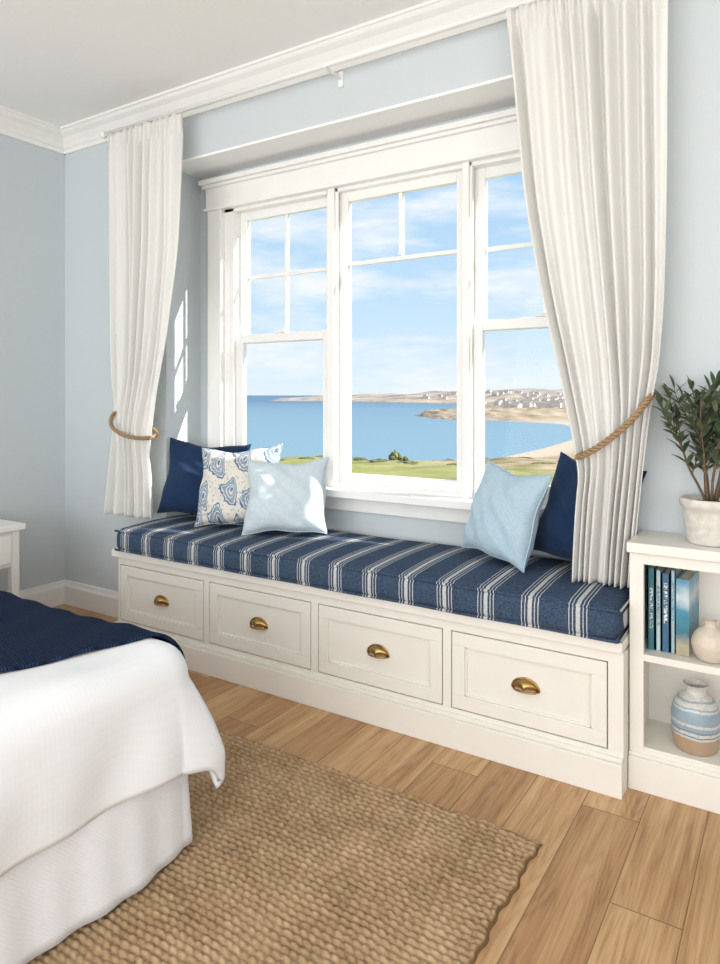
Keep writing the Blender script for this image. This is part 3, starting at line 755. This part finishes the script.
# sea
m,nt,b=newmat('sea_water'); c=coords(nt)
n1=noise(nt,coords(nt,(.004,.02,1)),1,4,.6)
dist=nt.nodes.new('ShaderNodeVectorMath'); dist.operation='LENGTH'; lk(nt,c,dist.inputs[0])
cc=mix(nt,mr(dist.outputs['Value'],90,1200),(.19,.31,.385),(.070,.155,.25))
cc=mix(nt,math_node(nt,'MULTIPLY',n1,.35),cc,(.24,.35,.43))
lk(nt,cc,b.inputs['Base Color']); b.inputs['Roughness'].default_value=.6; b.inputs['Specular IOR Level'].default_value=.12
bump(nt,b,noise(nt,c,.6,4),.3,.3)
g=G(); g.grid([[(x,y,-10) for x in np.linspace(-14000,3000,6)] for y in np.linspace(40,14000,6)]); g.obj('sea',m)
gv=G(); rs=random.Random(5)
for k in range(110):
    D=rs.uniform(520,1100); az=rd(rs.uniform(-27.5,-13)); x=D*math.sin(az); y=D*math.cos(az)
    if float(sdist(x,y))<25: continue
    z=float(height(x,y)); w=rs.uniform(4,8); d=rs.uniform(4,6); h=rs.uniform(2.0,3.2)
    gv.box(x-w/2,x+w/2,y-d/2,y+d/2,z-1,z+h,0)
    b0=len(gv.v); gv.v+=[(x-w/2,y-d/2,z+h),(x+w/2,y-d/2,z+h),(x+w/2,y+d/2,z+h),(x-w/2,y+d/2,z+h),(x-w/2,y,z+h+1.6),(x+w/2,y,z+h+1.6)]
    for q in ((0,1,5,4),(2,3,4,5),(0,4,3),(1,2,5)): gv.f.append(tuple(b0+i for i in q)); gv.m.append(1)
gv.obj('village_houses',[simple('house_walls',(.70,.65,.59),.9),simple('house_roofs',(.34,.28,.25),.9)])
def shrubmesh(name,items,mat):
    g=G(); rs=random.Random(3)
    for (x,y,w,h) in items:
        z=float(height(x,y))
        for k in range(18):
            cx=x+rs.uniform(-.45,.45)*w; cy=y+rs.uniform(-.45,.45)*w; r=w*rs.uniform(.12,.24); hz=h*max(.25,1-1.3*math.hypot(cx-x,cy-y)/w)
            P=[]
            for j in range(7):
                th=j/6*pi; P.append([(cx+r*(1+.3*rs.uniform(-1,1))*math.sin(th)*math.cos(a),cy+r*math.sin(th)*math.sin(a),z+hz*.5+hz*.55*math.cos(th)*(1+.15*rs.uniform(-1,1))) for a in np.linspace(0,2*pi,9)[:-1]])
            g.grid(P,closeu=True)
    return g.obj(name,mat,smooth=False)
items=[(-39.8,70,1.5,1.3),(-38.4,70,.9,.6)]
for k in range(60):
    a=rd(rs.uniform(-50,-14)); D=rs.uniform(75,100); items.append((D*math.sin(a),D*math.cos(a),rs.uniform(.8,2.6),rs.uniform(.15,.5)))
shrubmesh('shrubs',items,simple('shrub_foliage',(.15,.16,.07),.9,bs=2,bstr=.5,var=.5))

# ------------------------------------------------------------------ world + lights
w=bpy.data.worlds.new('world'); scene.world=w; w.use_nodes=True; nt=w.node_tree; bg=nt.nodes['Background']
tc=nt.nodes.new('ShaderNodeTexCoord'); s=sepxyz(nt,tc.outputs['Generated'])
sky=ramp(nt,s[2],[(0,(.66,.76,.84)),(.12,(.49,.67,.83)),(.30,(.35,.56,.79)),(1,(.22,.37,.62))])
mp=nt.nodes.new('ShaderNodeMapping'); mp.inputs['Scale'].default_value=(2.2,2.2,9); lk(nt,tc.outputs['Generated'],mp.inputs[0])
cn=noise(nt,mp.outputs[0],1.6,7,.62)
cf=ramp(nt,cn,[(.45,(0,0,0)),(.66,(.85,.85,.85))])
col=mix(nt,cf,sky,(.82,.84,.86))
lk(nt,col,bg.inputs[0]); bg.inputs[1].default_value=1.2
def light(name,kind,loc,energy,col=(1,1,1),**kw):
    d=bpy.data.lights.new(name,kind); d.energy=energy; d.color=col
    for k,v in kw.items(): setattr(d,k,v)
    o=bpy.data.objects.new(name,d); scene.collection.objects.link(o); o.location=loc; return o
sun=light('sun','SUN',(5,8,8),8.0,(1,.95,.87),angle=rd(.6))
sun.rotation_euler=Vector((-1,-.31,-.66)).to_track_quat('-Z','Y').to_euler()
a=light('rear_fill_light','AREA',(-.9,-2.9,1.5),150,(1,.97,.935),shape='RECTANGLE',size=4.4,size_y=2.2)  # added fill lamp behind the camera to brighten the room, no window modelled
a.rotation_euler=Vector((0,1,.38)).to_track_quat('-Z','Y').to_euler()
a=light('side_fill_light','AREA',(1.5,-.6,1.4),54,(1,.975,.94),shape='RECTANGLE',size=2.4,size_y=1.6)  # second added fill lamp, aimed at the left wall; right wall is solid
a.rotation_euler=Vector((-1,.1,.45)).to_track_quat('-Z','Y').to_euler()

cam=bpy.data.cameras.new('camera'); co=bpy.data.objects.new('camera',cam); scene.collection.objects.link(co); scene.camera=co
co.location=(0,0,1.25); co.rotation_euler=(pi/2,0,rd(32.5))
cam.sensor_width=36; cam.lens=690/964*36; cam.shift_y=-87/964; cam.clip_end=30000; cam.clip_start=.05
